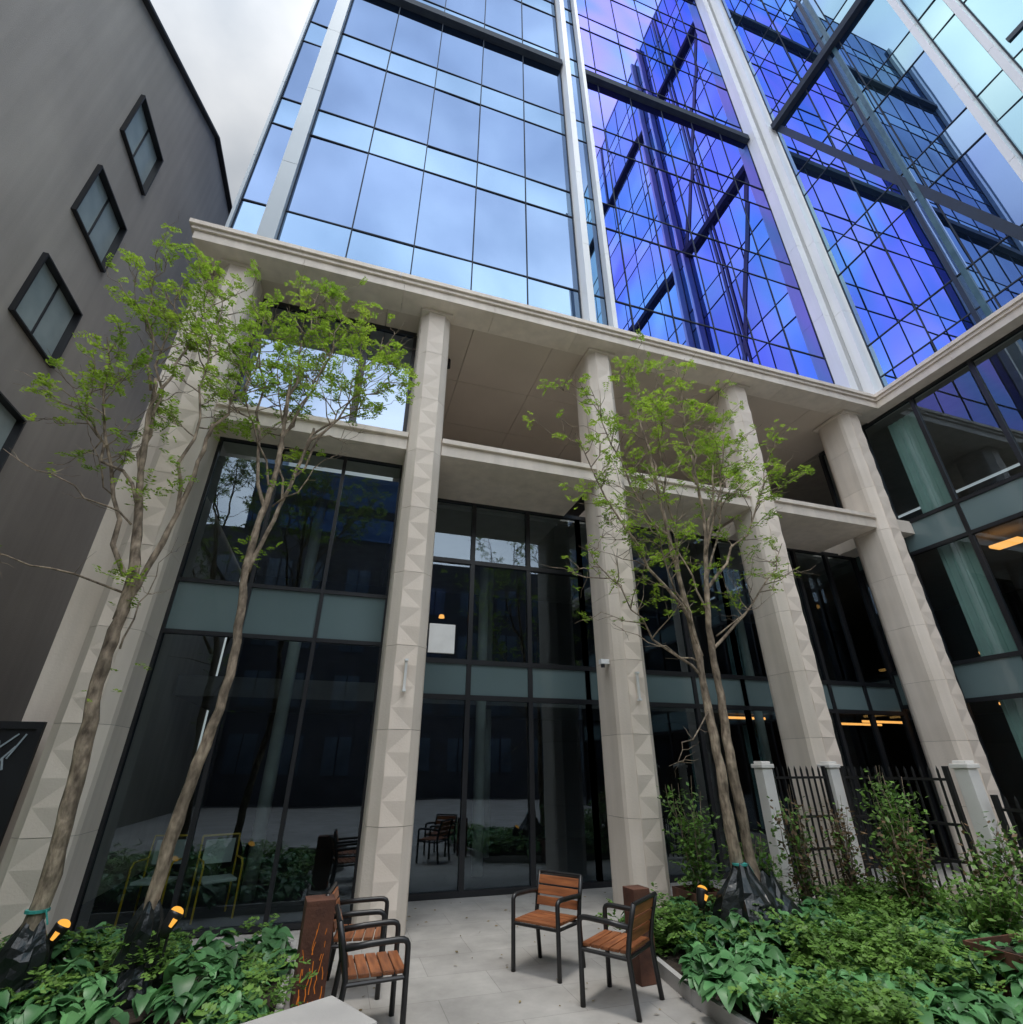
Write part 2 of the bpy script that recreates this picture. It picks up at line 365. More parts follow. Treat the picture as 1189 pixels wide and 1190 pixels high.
window_wall('lobby_window',(0,9.9,0),(1,0,0),[1.0,2.25,3.5,4.75],[.05,3.05,3.7,5.75,Z0],M_gl,M_dark,mw=.09,spans=(1,),normal=(0,-1,0))
window_wall('lobby_window',(0,9.9,0),(1,0,0),[4.75,6.0,7.3,8.6],[.05,3.05,3.7,Z0],M_gl,M_dark,mw=.09,spans=(1,),normal=(0,-1,0))
window_wall('lobby_window',(0,9.9,0),(1,0,0),[8.6,9.85,11.1,12.2,13.25],[.05,3.05,3.7,Z0],M_gl,M_dark,mw=.09,spans=(1,),normal=(0,-1,0))
b=MB(); b.box(.70,.76,8.93,9.9,.0,Z0,M_dark); b.obj('return_wall',OB)
window_wall('wing_window',(13.3,9.9,0),(0,-1,0),[0,1.45]+lin(1.45,18.9,12)[1:],[.05,3.2,4.0,6.7,7.5,ZS-.02],M_gl,M_dark,mw=.09,spans=(1,3),normal=(-1,0,0))
b=MB(); b.box(-3.3,20,16,16.2,0,ZS,M_int); b.box(20,20.2,-9,16.2,0,ZS,M_int); b.box(13.3,20,-9.2,-9,0,ZS,M_int); b.obj('interior_wall',OB)
b=MB(); b.box(-3.3,.6,9.3,16,7.0,7.1,M_ceil); b.box(.75,13.2,10.0,16,7.0,7.1,M_ceil); b.box(13.5,20,-9,16,3.4,3.9,M_ceil); b.box(13.5,20,-9,16,6.9,7.3,M_ceil)
b.box(-3.3,13.2,12.5,16,3.2,3.6,M_ceil); b.obj('interior_ceiling',OB)
b=MB(); b.box(-3.3,20,9.96,16,-.1,.03,M_int); b.box(13.42,20,-9,9.96,-.1,.03,M_int); b.box(-3.3,.68,8.85,9.955,-.1,.03,M_int); b.obj('interior_floor',OB)
for (x,y) in ((-1.0,10.6),(2.9,11.4),(3.6,13.5),(6.8,11.2),(10.4,11.6)):
    b=MB(); b.tube([(x,y,.03),(x,y,7.0)],[.11,.11],M_intc,n=16); b.obj('interior_column',OB,smooth=True)
for y in (7.6,4.2,0.8):
    b=MB()
    for k in range(9): b.box(13.6+.02*(k%2),13.64+.02*(k%2),y-.36+k*.08,y-.285+k*.08,.1,ZS-.2,M_green)
    b.obj('interior_blind',OB)
for (x0,y0,x1,y1,z,ww) in ((10.2,12.6,11.5,12.6,3.1,.05),(14.4,12.0,16.0,12.0,3.05,.06),(14.4,12.9,16.2,12.9,3.05,.05),(15.2,8.9,15.2,7.2,3.25,.06),(16.2,9.1,16.2,7.2,3.25,.06),(14.5,7.3,14.5,6.7,6.6,.35),(14.9,8.7,14.9,8.4,4.4,.10),(15.3,5.5,15.3,5.0,6.6,.3)):
    b=MB(); b.beam((x0,y0,z),(x1,y1,z),ww,.06,M_warm); b.obj('ceiling_light',OB)
b=MB(); b.tube([(1.95,11.6,4.98),(1.95,11.6,5.05)],[.07,.05],M_warm,n=12); b.obj('ceiling_light',OB)
# yellow framed seats just inside the lobby glass
def yseat(loc,rot):
    T=empty('lobby_chair','yellow tubular frame chair behind the lobby glass','chair',loc=loc,rot=rot,group='yellow chairs inside the lobby')
    b=MB()
    for sy in (-.25,.25):
        b.tube([(.22,sy,0),(.22,sy,.62),(.16,sy,.68),(-.22,sy,.68),(-.26,sy,.95)],[.014]*5,M_yel,n=6); b.tube([(-.24,sy,0),(-.22,sy,.68)],[.014]*2,M_yel,n=6)
    b.tube([(-.26,-.25,.95),(-.26,.25,.95)],[.014]*2,M_yel,n=6); b.obj('frame',T)
    b=MB(); b.box(-.2,.2,-.22,.22,.42,.46,M_intc); b.obj('seat',T,bevel=.01)
    b=MB(); b.box(-.25,-.235,-.2,.2,.6,.9,M_intc); b.obj('backrest',T,bevel=.005)
yseat((-1.35,9.6,.03),math.radians(-70)); yseat((-2.15,9.7,.03),math.radians(-100))

# tower
ZT=ZS+.38; ZB=24.0; TOP=44
TB=8.15; TA=13.15
H=(ZB-ZT-.6)/3
ZZ=[ZT-.2]; base=ZT+.6
while base<TOP-1:
    ZZ.append(base); ZZ.append(base+H*.28); base+=H
ZZ.append(base)
TOP=base
SPN=tuple(range(1,len(ZZ)-1,2))
def tw(p0,u,us,m,m2,nn): window_wall('tower_window',p0,u,us,ZZ,m,M_mull,mw=.028,md=.04,normal=nn,spans=SPN,sm=m2,jit=.005)
FN=(0,-1,0);WN=(-1,0,0)
tw((0,TB,0),(1,0,0),[-3.5,-2.95],M_gt,M_gt2,FN)
tw((0,TB,0),(1,0,0),lin(-2.62,4.38,5),M_gt,M_gt2,FN)
tw((0,TB,0),(1,0,0),[4.62,5.12],M_gt,M_gt2,FN)
tw((0,TB,0),(1,0,0),[5.24,5.85]+lin(5.85,12.4,5)[1:],M_gp,M_gp,FN)
tw((TA,7.4,0),(0,-1,0),lin(0,4.3,3),M_gw,M_gw2,WN)
tw((TA,7.4,0),(0,-1,0),[4.5,5.1],M_gc,M_gc2,WN)
tw((TA,7.4,0),(0,-1,0),lin(5.3,15.9,8),M_gc,M_gc2,WN)
def fin(x0,x1,y0,y1,mat,name='facade_fin'):
    b=MB(); z=ZT; 
    while z<TOP:
        z2=min(z+3.2,TOP); b.box(x0,x1,y0,y1,z+.006,z2-.006,mat); z=z2
    b.box(x0+.01,x1-.01,y0+.01,y1-.01,ZT,TOP,M_joint)
    b.obj(name,OB)
fin(-2.95,-2.62,7.98,8.3,M_greym)
fin(-3.56,-3.5,8.05,8.3,M_greym)
fin(4.42,4.60,7.80,8.3,M_white); fin(5.12,5.24,7.90,8.3,M_white)
fin(12.40,12.68,7.76,8.3,M_white); fin(12.82,13.3,7.46,7.74,M_white)
fin(12.9,13.3,7.8,8.3,M_white)
fin(12.85,13.3,2.92,3.06,M_white); fin(12.85,13.3,2.12,2.26,M_white)
fin(12.85,13.3,-8.6,-8.4,M_white)
for zb in (ZB,ZB+13.0):
    for bx in ((-2.6,4.39,7.95,8.3),(5.27,12.37,7.95,8.3),(12.95,13.3,3.08,7.41),(12.95,13.3,-8.4,2.1)):
        b=MB(); b.box(*bx,zb,zb+.32,M_mull); b.obj('floor_band',OB)
def brace(p,q,m,w=.3):
    b=MB(); b.beam(p,q,w,.06,m,up=(1,0,0)); b.obj('steel_brace',OB)
X=TA
for k in range(2):
    z0=ZT+k*13;z1=z0+13
    brace((X,7.3,z1),(X,3.1,z0),M_beam,.22)
    if k==0: brace((X,2.0,z0),(X,-8.3,z1),M_beam,.22)
brace((X-.01,4.75,ZT),(X-.01,4.75,TOP),M_teal,.12); brace((X-.012,4.97,ZT),(X-.012,4.97,TOP),M_beam,.10)
brace((X-.015,-3.4,ZT),(X-.015,-3.4,TOP),M_teal,.16)
brace((X-.015,1.98,17.5),(X-.015,-8.35,17.5),M_beam,.15)
b=MB(); b.box(-3.5,13.2,8.3,20,TOP,TOP+.4,M_greym); b.box(13.2,20,-9,20,TOP,TOP+.4,M_greym); b.obj('roof',OB)
b=MB(); b.box(-3.5,-3.44,8.31,20,ZT,TOP,M_gt); b.box(13.32,20,-9,-8.8,ZT,TOP,M_gt); b.obj('side_wall',OB)

b=MB(); b.box(0,.42,-.02,.02,0,.46,M_sign); b.box(-.05,0,-.012,.012,.1,.36,M_dark)
b.obj('projecting_sign',None,loc=(CX[1]+.345,8.15,3.50),bevel=.005,label='blank white square sign projecting from a stone column',category='sign')
b=MB(); b.box(-.16,0,-.05,.05,0,.08,M_white); b.tube([(-.12,-.02,-.01),(-.12,-.02,-.06)],[.035,.035],M_dark,n=12)
b.obj('security_camera',None,loc=(CX[2]-.33,8.25,3.5),label='small white security camera on a stone column',category='camera')

# ---------------------------------------------------------------- dark neighbour building
AB=empty('apartment_building','dark grey rendered building with black framed windows','building')
xa=-6.5; YS=-16.9
wy0,wy1=8.70,10.24; HW=1.5
wins=[(wy0,wy1,z,z+HW) for z in (3.45,6.25,9.05,11.87,14.70)]
b=MB()
def roofz(y): return 20.4 if y>=11.9 else max(10.2,20.4-(11.9-y)*.64)
yk=11.9-10.2/.64
def wq(y0,y1,z0,z1,m): b.poly([(xa,y0,z0),(xa,y1,z0),(xa,y1,z1),(xa,y0,z1)],m)
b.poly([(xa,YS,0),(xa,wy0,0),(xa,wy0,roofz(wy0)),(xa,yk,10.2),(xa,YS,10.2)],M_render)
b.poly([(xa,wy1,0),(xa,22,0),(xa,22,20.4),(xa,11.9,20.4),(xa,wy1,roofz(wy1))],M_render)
zc=0
for (_,_,z0,z1) in wins:
    wq(wy0,wy1,zc,z0,M_render); zc=z1
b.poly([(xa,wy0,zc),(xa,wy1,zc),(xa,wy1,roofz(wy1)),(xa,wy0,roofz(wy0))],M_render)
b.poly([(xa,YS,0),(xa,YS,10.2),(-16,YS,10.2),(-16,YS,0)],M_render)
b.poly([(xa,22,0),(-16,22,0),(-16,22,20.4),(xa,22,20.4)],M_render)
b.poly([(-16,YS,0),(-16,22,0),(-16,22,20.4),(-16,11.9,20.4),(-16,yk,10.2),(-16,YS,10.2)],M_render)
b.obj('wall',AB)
b=MB(); b.beam((xa-.1,YS,10.23),(xa-.1,yk,10.23),.5,.07,M_dark); b.beam((xa-.1,yk,10.23),(xa-.1,11.9,20.43),.5,.07,M_dark,up=(0,-.54,.84)); b.beam((xa-.1,11.9,20.45),(xa-.1,22,20.45),.5,.07,M_dark)
b.obj('coping',AB)
b=MB(); b.poly([(xa,YS,10.2),(xa,yk,10.2),(-16,yk,10.2),(-16,YS,10.2)],M_render); b.poly([(xa,yk,10.2),(xa,11.9,20.4),(-16,11.9,20.4),(-16,yk,10.2)],M_render); b.poly([(xa,11.9,20.4),(xa,22,20.4),(-16,22,20.4),(-16,11.9,20.4)],M_render); b.obj('roof',AB)
for (y0,y1,z0,z1) in wins:
    w=bpy.data.objects.new('window',None); COL.objects.link(w); w.parent=AB; w.location=(xa,y0,z0)
    W=y1-y0;HH=z1-z0
    f=MB(); d0,d1=-.09,.09; t=.035
    f.box(d0,d1,0,t,0,HH,M_dark); f.box(d0,d1,W-t,W,0,HH,M_dark); f.box(d0,d1,t,W-t,0,t,M_dark); f.box(d0,d1,t,W-t,HH-t,HH,M_dark)
    f.box(-.06,-.02,W*.5-.015,W*.5+.015,t,HH-t,M_dark); f.obj('frame',w)
    gq=MB(); gq.poly([(-.05,t,t),(-.05,W-t,t),(-.05,W-t,HH-t),(-.05,t,HH-t)],M_pane); gq.obj('glass',w)

# ---------------------------------------------------------------- buildings across the court (seen mirrored in the glazing)
OP=empty('facing_building','grey office block with window rows facing the courtyard','building',loc=(0,-17,0))
b=MB(); b.box(-26,26,-10,0,0,16.0,M_opp); b.obj('wall',OP)
wm=MB(); wm.box(0,1.5,0,.06,0,2.0,M_oppw); wm.box(.72,.78,.06,.09,0,2,M_dark); 
w0=None
for i in range(19):
    for j in range(4):
        p=(-25+i*2.7,.003,1.5+j*3.5)
        if w0 is None: w0=wm.obj('window',OP,loc=p); continue
        w=w0.copy(); COL.objects.link(w); w.parent=OP; w.location=p
OP2=empty('blue_glass_tower','blue glass tower mirrored in the lobby windows','building',loc=(-4,-32,0))
b=MB(); b.box(-7,10,-8,0,0,30,M_oppb); b.obj('wall',OP2)
for k in range(8):
    b=MB(); b.box(-7,10,.002,.12,k*3.6,k*3.6+.9,M_mull); b.obj('floor_band',OP2)

# ---------------------------------------------------------------- trees
def bez(p,q,lift,n,wob=.05):
    p=Vector(p);q=Vector(q);m=(p+q)/2+Vector((0,0,lift)); 
    m=Vector((p.x+(q.x-p.x)*.62,p.y+(q.y-p.y)*.62,p.z+(q.z-p.z)*.42))if lift else m
    out=[]
    for i in range(n+1):
        t=i/n; v=p*(1-t)**2+m*2*t*(1-t)+q*t*t
        if 0<i<n: v=v+Vector((R.uniform(-wob,wob),R.uniform(-wob,wob),R.uniform(-wob,wob)))
        out.append(v)
    return out
def frond(mb,p,d,L,mat,lw=.030):
    d=d.normalized(); s=d.cross(Vector((R.uniform(-.4,.4),R.uniform(-.4,.4),1))); 
    if s.length<.05: s=Vector((1,0,0))
    s.normalize(); k=5
    for i in range(k):
        t=(i+.6)/k; c=p+d*L*t+Vector((0,0,-.25*L*t*t))
        for sg in (-1,1):
            dr=(s*sg+d*.5+Vector((0,0,R.uniform(-.4,.25)))).normalized(); ll=L*.42*(1.15-.5*t)
            nn=dr.cross(Vector((R.uniform(-.5,.5),R.uniform(-.5,.5),1)));nn.normalize()
            mb.poly([c,c+dr*ll*.5+nn*lw*.5,c+dr*ll,c+dr*ll*.5-nn*lw*.5],mat)
def make_tree(label,base,stems,limbs,seed,dens=1.0,tufts=(),bare=(),rs=.72):
    R.seed(seed)
    T=empty('tree',label,'tree',loc=base,group='young multi-stem courtyard trees'); B=Vector(base)
    tr=MB(); cr=MB()
    def cluster(p,n):
        for _ in range(n):
            o=Vector((R.gauss(0,.03),R.gauss(0,.03),R.gauss(0,.03)))
            frond(cr,p+o,Vector((R.gauss(0,1),R.gauss(0,1),R.gauss(.35,.6))),R.uniform(.08,.175),M_leaf,lw=.027)
    def leaves_on(pts,cnt):
        k=max(1,int(cnt/3.2))
        for _ in range(k):
            t=R.random()**.6; i=min(int(t*(len(pts)-1)),len(pts)-2); p=pts[i].lerp(pts[i+1],t*(len(pts)-1)-i)
            cluster(p,R.randint(2,5))
    def twig(p,d,L,r,leaf=True):
        q=p+d*L; pts=bez(p,q,0,4,wob=L*.07); pts=[v+Vector((0,0,.12*L*(k/4)**2)) for k,v in enumerate(pts)]
        tr.tube(pts,[r*(1-.17*k) for k in range(5)],M_bark,n=4,cap=False)
        if leaf: leaves_on(pts,R.uniform(4,12)*dens*L/.4)
        return pts
    for st in stems:
        pts=[Vector(p)-B for p,_ in st]; rad=[r*rs for _,r in st]
        P=[];Q=[]
        for i in range(len(pts)-1):
            for k in range(8):
                t=k/8
                a=pts[max(i-1,0)];b_=pts[i];c=pts[i+1];d=pts[min(i+2,len(pts)-1)]
                v=.5*((2*b_)+(c-a)*t+(2*a-5*b_+4*c-d)*t*t+(3*b_-a-3*c+d)*t*t*t)
                v=v+(Vector((R.uniform(-.012,.012),R.uniform(-.012,.012),0)) if (i or k) else Vector())
                P.append(v); Q.append((rad[i]*(1-t)+rad[i+1]*t)*R.uniform(.90,1.10))
        P.append(pts[-1]);Q.append(rad[-1])
        tr.tube(P,Q,M_bark,n=12)
    for (s,e,r) in limbs:
        s=Vector(s)-B;e=Vector(e)-B
        pts=bez(s,e,1,9,wob=.07); L=(e-s).length
        tr.tube(pts,[r*rs*(1-.86*(k/9)) +.003 for k in range(10)],M_bark,n=6,cap=False)
        ns=int(3+L*2.8)
        for k in range(ns):
            t=.34+.66*k/ns; i=min(int(t*9),8); p=pts[i].lerp(pts[i+1],t*9-i)
            tan=(pts[i+1]-pts[i]).normalized(); o=Vector((R.gauss(0,1),R.gauss(0,.8),R.gauss(.1,.5))); o=(o-tan*o.dot(tan)).normalized()
            d=(tan*.55+o*.95+Vector((0,0,.1))).normalized(); LL=R.uniform(.35,1.0)*(1.15-.5*t)
            full=R.random()<.80
            sp=twig(p,d,LL,.010,full and R.random()<.9)
            for _ in range(R.randint(2,4)):
                j=R.randint(1,4); dd=(d+Vector((R.gauss(0,.7),R.gauss(0,.7),R.gauss(.1,.5)))).normalized()
                twig(sp[j],dd,R.uniform(.2,.5),.005,full)
        leaves_on(pts[7:],int(12*dens))
    for (p,n) in tufts:
        p=Vector(p)-B
        for _ in range(n):
            cluster(p+Vector((R.gauss(0,.12),R.gauss(0,.12),R.gauss(0,.12))),1)
    for (s,e) in bare:
        s=Vector(s)-B;e=Vector(e)-B; pts=bez(s,e,0,8,wob=.05)
        tr.tube(pts,[.013*(1-.1*k) for k in range(9)],M_bark,n=4)
        for k in range(7):
            j=R.randint(2,7); twig(pts[j],Vector((R.gauss(0,1),R.gauss(0,.6),R.gauss(.3,.6))).normalized(),R.uniform(.15,.4),.004,R.random()<.15)
    tr.obj('trunk',T,smooth=True); cr.obj('crown',T)
    return T
A0=(-2.25,6.4,.1)
make_tree('slender honey locust with light green leaves beside stone pier',A0,
 [[(A0,.120),((-2.26,6.4,1.4),.10),((-2.40,6.4,2.8),.085),((-2.42,6.42,3.8),.08),((-2.75,6.5,5.2),.05),((-3.0,6.55,6.6),.032)],
  [((-2.42,6.4,3.3),.055),((-2.2,6.45,4.6),.042),((-2.15,6.5,6.0),.028)]],
 [((-2.5,6.42,3.8),(-3.7,6.5,7.1),.042),((-2.7,6.5,5.0),(-3.3,6.9,8.8),.036),((-3.0,6.55,6.4),(-3.5,6.4,8.4),.028),((-2.65,6.45,4.7),(-3.85,6.6,6.5),.028),
  ((-2.2,6.45,4.6),(-2.5,6.3,8.2),.032),((-2.15,6.5,5.8),(-1.75,6.4,7.8),.026),((-2.9,6.5,6.2),(-2.8,6.8,8.7),.026)],
 11,.42,tufts=[((-2.45,6.3,3.75),16),((-2.6,6.35,4.8),20),((-2.25,6.3,5.1),12),((-2.2,6.3,2.7),5)],bare=[((-2.45,6.4,3.6),(-4.0,6.0,3.9)),((-2.6,6.4,4.4),(-3.9,6.1,5.0)),((-2.3,6.4,3.0),(-2.0,6.1,4.2))])
B0=(-1.42,6.5,.1)
make_tree('leaning slender honey locust with feathery yellow green crown',B0,
 [[(B0,.10),((-1.38,6.5,1.4),.082),((-1.22,6.5,2.8),.068),((-1.33,6.5,4.2),.056),((-1.26,6.5,5.4),.045),((-1.35,6.5,7.0),.028)],
  [((-1.3,6.5,4.0),.042),((-1.05,6.5,5.2),.032),((-.9,6.5,6.2),.024)]],
 [((-1.3,6.5,4.9),(-1.95,6.5,8.4),.032),((-1.33,6.5,6.4),(-1.25,6.6,9.1),.028),((-.95,6.5,5.8),(-.15,6.3,8.0),.026),((-1.0,6.5,5.4),(-.3,6.0,7.2),.02),
  ((-1.3,6.5,6.0),(-.9,6.9,8.4),.026),((-1.3,6.5,5.2),(-1.9,6.2,7.0),.02),((-.9,6.5,6.1),(.2,6.5,7.7),.02),((-1.3,6.5,5.8),(-.7,6.3,8.6),.02),((-1.1,6.5,5.0),(-1.7,6.9,8.0),.02)],
 23,.43,tufts=[((-1.25,6.4,4.3),10),((-1.1,6.4,5.3),12)],bare=[((-1.2,6.5,4.9),(-.3,6.2,6.0))])
C0=(4.9,6.2,.1)
make_tree('twin stemmed honey locust with light green airy crown',C0,
 [[((4.82,6.2,.1),.12),((4.79,6.2,1.2),.095),((4.76,6.2,2.6),.075),((4.68,6.2,3.9),.06),((4.5,6.2,5.4),.04),((4.4,6.2,6.8),.025)],
  [((5.10,6.25,.1),.115),((5.03,6.25,1.2),.09),((5.02,6.25,2.6),.075),((5.05,6.25,3.9),.06),((5.3,6.25,5.4),.04),((5.3,6.25,6.8),.025)]],
 [((4.72,6.2,3.7),(2.95,6.0,6.6),.036),((4.6,6.2,4.8),(3.5,6.4,8.0),.032),((4.45,6.2,6.2),(4.3,6.3,8.7),.028),((5.3,6.25,6.2),(5.1,6.0,8.6),.028),
  ((5.3,6.25,5.2),(6.2,6.4,8.3),.032),((5.1,6.25,4.3),(6.9,6.1,7.0),.032),((4.74,6.2,3.0),(3.2,6.4,4.9),.024),((5.02,6.25,3.4),(7.0,6.4,5.4),.028),
  ((4.6,6.2,4.6),(4.2,5.5,7.3),.026),((5.2,6.25,4.9),(5.6,5.6,7.4),.026),((4.8,6.2,3.3),(3.7,5.6,5.9),.02),((5.05,6.25,4.0),(4.9,6.9,6.6),.022),((5.2,6.25,4.6),(6.7,6.8,7.9),.022)],
 37,.27,tufts=[((4.75,6.15,4.1),12),((5.2,6.2,4.6),12)],bare=[((4.76,6.2,2.6),(3.9,6.0,1.9)),((4.74,6.2,3.2),(3.3,6.0,3.6)),((5.1,6.2,3.6),(6.4,6.2,4.4))])
def bag(loc,label,r=.2,h=.85,seed=1,tape=True):
    R.seed(seed); b=MB(); n=20;rings=12
    P=[]
    for j in range(rings+1):
        t=j/rings; rr=r*(1.25-1.0*t**1.3)+.02*math.sin(t*9+seed)
        P.append([(math.cos(2*math.pi*a/n)*rr*(1+.16*math.sin(a*2.2+seed+t*2)+R.uniform(-.08,.08)),math.sin(2*math.pi*a/n)*rr*(1+R.uniform(-.1,.1)),t*h+.04*math.sin(a*1.3+seed)*t) for a in range(n)])
    for j in range(rings):
        for a in range(n):
            c=(a+1)%n; b.poly([P[j][a],P[j][c],P[j+1][c],P[j+1][a]],M_bag)
    T=b.obj('watering_bag',None,loc=loc,label=label,category='watering bag',group='watering bags at tree bases')
    if tape:
        t=MB(); t.tube([(0,0,h+.0),(0,0,h+.022)],[.088,.088],M_tape,n=12); t.beam((.08,-.05,h+.02),(.13,-.07,h-.08),.015,.004,M_tape); t.obj('tape_band',T)
bag((-1.42,6.5,.1),'black plastic watering bag wrapped around tree trunk',.17,.72,1,False)
bag((-2.25,6.4,.1),'black plastic watering bag with teal band at trunk',.19,.68,2)
bag((4.80,6.15,.1),'crumpled black watering bag around twin tree stems',.36,.74,3)
bag((5.16,6.2,.1),'crumpled black watering bag around twin tree stems',.32,.64,4,False)

# ---------------------------------------------------------------- ground cover
def inside(p,poly):
    x,y=p;c=False
    for i in range(len(poly)):
        x0,y0=poly[i];x1,y1=poly[i-1]
        if (y0>y)!=(y1>y) and x<(x1-x0)*(y-y0)/(y1-y0)+x0: c=not c
    return c
def leaf(mb,base,az,L,W,rise,droop,mat,stem=.5):
    d=Vector((math.cos(az),math.sin(az),0)); s=Vector((-math.sin(az),math.cos(az),R.uniform(-.3,.3))); up=Vector((0,0,1))
    st=base+d*L*stem*.6+up*rise
    rows=[(0,.15),(.12,.8),(.38,1.0),(.65,.82),(.86,.42),(1.0,0.0)]
    k=len(mb.v);i=mb.mi(mat)
    for t,w in rows:
        c=st+d*L*t+up*(L*.25*t-droop*L*t*t)
        fold=.16*W*w
        for q in (-1,0,1): mb.v.append(tuple(c+s*q*W*.5*w+up*(fold if q else 0)))
    for r in range(len(rows)-1):
        for q in (0,1):
            a=k+r*3+q; mb.f.append((a,a+1,a+4,a+3)); mb.m.append(i)
def cover(poly,n,seed):
    R.seed(seed); mb=MB(); fe=MB()
    xs=[p[0] for p in poly];ys=[p[1] for p in poly]
    for _ in range(n):
        x=R.uniform(min(xs),max(xs));y=R.uniform(min(ys),max(ys))
        if not inside((x,y),poly): continue
        ht=.05+.16*R.random()+.05*math.sin(x*2.1+y*1.7)
        if math.sin(x*1.9+1)*math.sin(y*2.3+seed)+R.uniform(-.5,.5)>-.3:
            sz=R.uniform(.6,1.15)
            for k in range(R.randint(9,14)):
                leaf(mb,Vector((x,y,.1)),R.uniform(0,6.283),R.uniform(.11,.19)*sz,R.uniform(.10,.16)*sz,ht*R.uniform(.5,1.2)+.05,R.uniform(.4,1.1),M_hosta)
        else:
            for k in range(18):
                p=Vector((x+R.gauss(0,.13),y+R.gauss(0,.13),.12+R.random()*(ht+.15)))
                frond(fe,p,Vector((R.gauss(0,1),R.gauss(0,1),R.uniform(.1,1))),R.uniform(.1,.18),M_fern,lw=.035)
    mb.obj('hosta_ground_cover',None,smooth=True,kind='stuff',label='dense green hosta leaves filling the planting bed',category='plants')
    fe.obj('fern_ground_cover',None,kind='stuff',label='fine feathery green ground cover between hostas',category='plants')
cover(LB,560,5); cover(RB,620,9)
R.seed(77); lt=MB()
for _ in range(150):
    x=R.uniform(-.1,5.5); y=R.uniform(4.6,9.6)
    if inside((x,y),RB) or inside((x,y),LB) or 6.9<y<8.95 and (abs(x-CX[1])<.4 or abs(x-CX[2])<.4): continue
    a=R.uniform(0,6.28); L_=R.uniform(.012,.035); d=Vector((math.cos(a),math.sin(a),0)); s_=Vector((-d.y,d.x,0)); p=Vector((x,y,.012))
    lt.poly([p-d*L_,p+s_*L_*.4+Vector((0,0,.006)),p+d*L_,p-s_*L_*.4],M_litter)
lt.obj('leaf_litter',None,kind='stuff',label='tiny fallen leaves scattered on pale paving',category='leaves')

def shrub(loc,h,r,n,mat,label,seed,mat2=None,lw=.075,mix=.5):
    R.seed(seed); T=empty('shrub',label,'shrub',loc=loc,group='shrubs in the courtyard bed')
    st=MB(); lf=MB()
    for k in range(11):
        a=R.uniform(0,6.28); e=Vector((math.cos(a)*r*R.uniform(.3,1),math.sin(a)*r*R.uniform(.3,1),h*R.uniform(.65,1)))
        pts=bez(Vector((R.uniform(-.05,.05),R.uniform(-.05,.05),0)),e,0,6,wob=.04)
        st.tube(pts,[.011-.0013*i for i in range(7)],M_bark,n=4)
        for _ in range(n//11):
            t=R.uniform(.08,1); i=min(int(t*6),5); p=pts[i]+Vector((R.gauss(0,.10),R.gauss(0,.10),R.gauss(0,.1)))
            m=mat if (mat2 is None or R.random()<mix) else mat2
            d=Vector((R.gauss(0,1),R.gauss(0,1),R.gauss(.2,.6))).normalized(); s=d.cross(Vector((R.gauss(0,.3),R.gauss(0,.3),1))).normalized(); L=R.uniform(.5,1.1)*lw*1.3
            lf.poly([p,p+d*L*.5+s*lw*.32,p+d*L,p+d*L*.5-s*lw*.32],m)
    st.obj('stem',T); lf.obj('foliage',T)
shrub((5.0,7.3,0.05),1.75,.38,1700,M_shrub,'dense leafy green shrub beside the stone column',1)
shrub((5.65,7.0,0.1),1.0,.4,1000,M_shrub,'low leafy green shrub in planting bed',2)
shrub((6.4,6.9,0.1),1.6,.3,900,M_shrub,'upright shrub with reddish brown leaves by fence',3,M_redl)
shrub((7.0,6.7,0.1),1.5,.3,800,M_shrub,'upright shrub with reddish brown leaves by fence',4,M_redl,mix=.3)
shrub((7.7,6.4,0.1),1.85,.38,1900,M_shrub,'tall leafy green shrub against the fence',5)
shrub((7.95,5.5,0.1),1.2,.36,1100,M_shrub,'sparse shrub with mixed green and bronze leaves',6,M_redl,mix=.8)
shrub((7.0,5.0,0.1),.85,.5,1500,M_fern,'bright green bushy shrub above rusty planter',7)
shrub((7.3,6.0,0.1),1.2,.36,1000,M_shrub,'upright shrub with reddish brown leaves by fence',8,M_redl)
shrub((7.7,4.6,0.1),1.1,.4,1100,M_shrub,'sparse leafy shrub near rusty planter',9)

# ---------------------------------------------------------------- fence
def fence(p,q,z0,h,label):
    p=Vector((*p,0));q=Vector((*q,0)); L=(q-p).length; u=(q-p).normalized()
    T=empty('metal_fence',label,'fence',loc=p+Vector((0,0,z0)),rot=math.atan2(u.y,u.x),group='black metal fence panels')
    n=max(2,int(L/.115))
    for i in range(1,n):
        b=MB()
        b.box(-.012,.012,-.012,.012,.05,h,M_fence)
        for s1 in (-1,1):
            b.poly([(-.012,s1*.012,h),(.012,s1*.012,h),(0,0,h+.06)],M_fence); b.poly([(s1*.012,-.012,h),(s1*.012,.012,h),(0,0,h+.06)],M_fence)
        b.obj('picket',T,loc=(L*i/n,0,0))
    for z in (.14,h*.38,h*.62,h-.14):
        b=MB(); b.box(-.02,L+.02,-.018,.018,z,z+.035,M_fence); b.obj('rail',T)
    for x in (0,L):
        b=MB(); b.box(-.03,.03,-.03,.03,0,h+.05,M_fence); b.obj('post',T,loc=(x,0,0))
fence((6.93,7.70),(8.05,7.70),0,1.85,'tall black metal fence between white stone pillars')
fence((8.32,7.58),(8.45,5.95),.0,1.85,'tall black metal fence behind shrubs')
fence((8.62,5.55),(8.68,4.0),.0,1.5,'lower black metal fence beside gravel strip')
def pillar(x,y,h=1.97):
    T=empty('fence_pillar','white stone fence pillar with flat cap','pillar',loc=(x,y,0),group='white stone fence pillars')
    b=MB(); b.box(-.10,.10,-.10,.10,0,h-.1,M_pill); b.obj('shaft',T,bevel=.01)
    b=MB(); b.box(-.125,.125,-.125,.125,h-.099,h-.04,M_pill); b.box(-.09,.09,-.09,.09,h-.039,h,M_pill); b.obj('cap',T,bevel=.008)
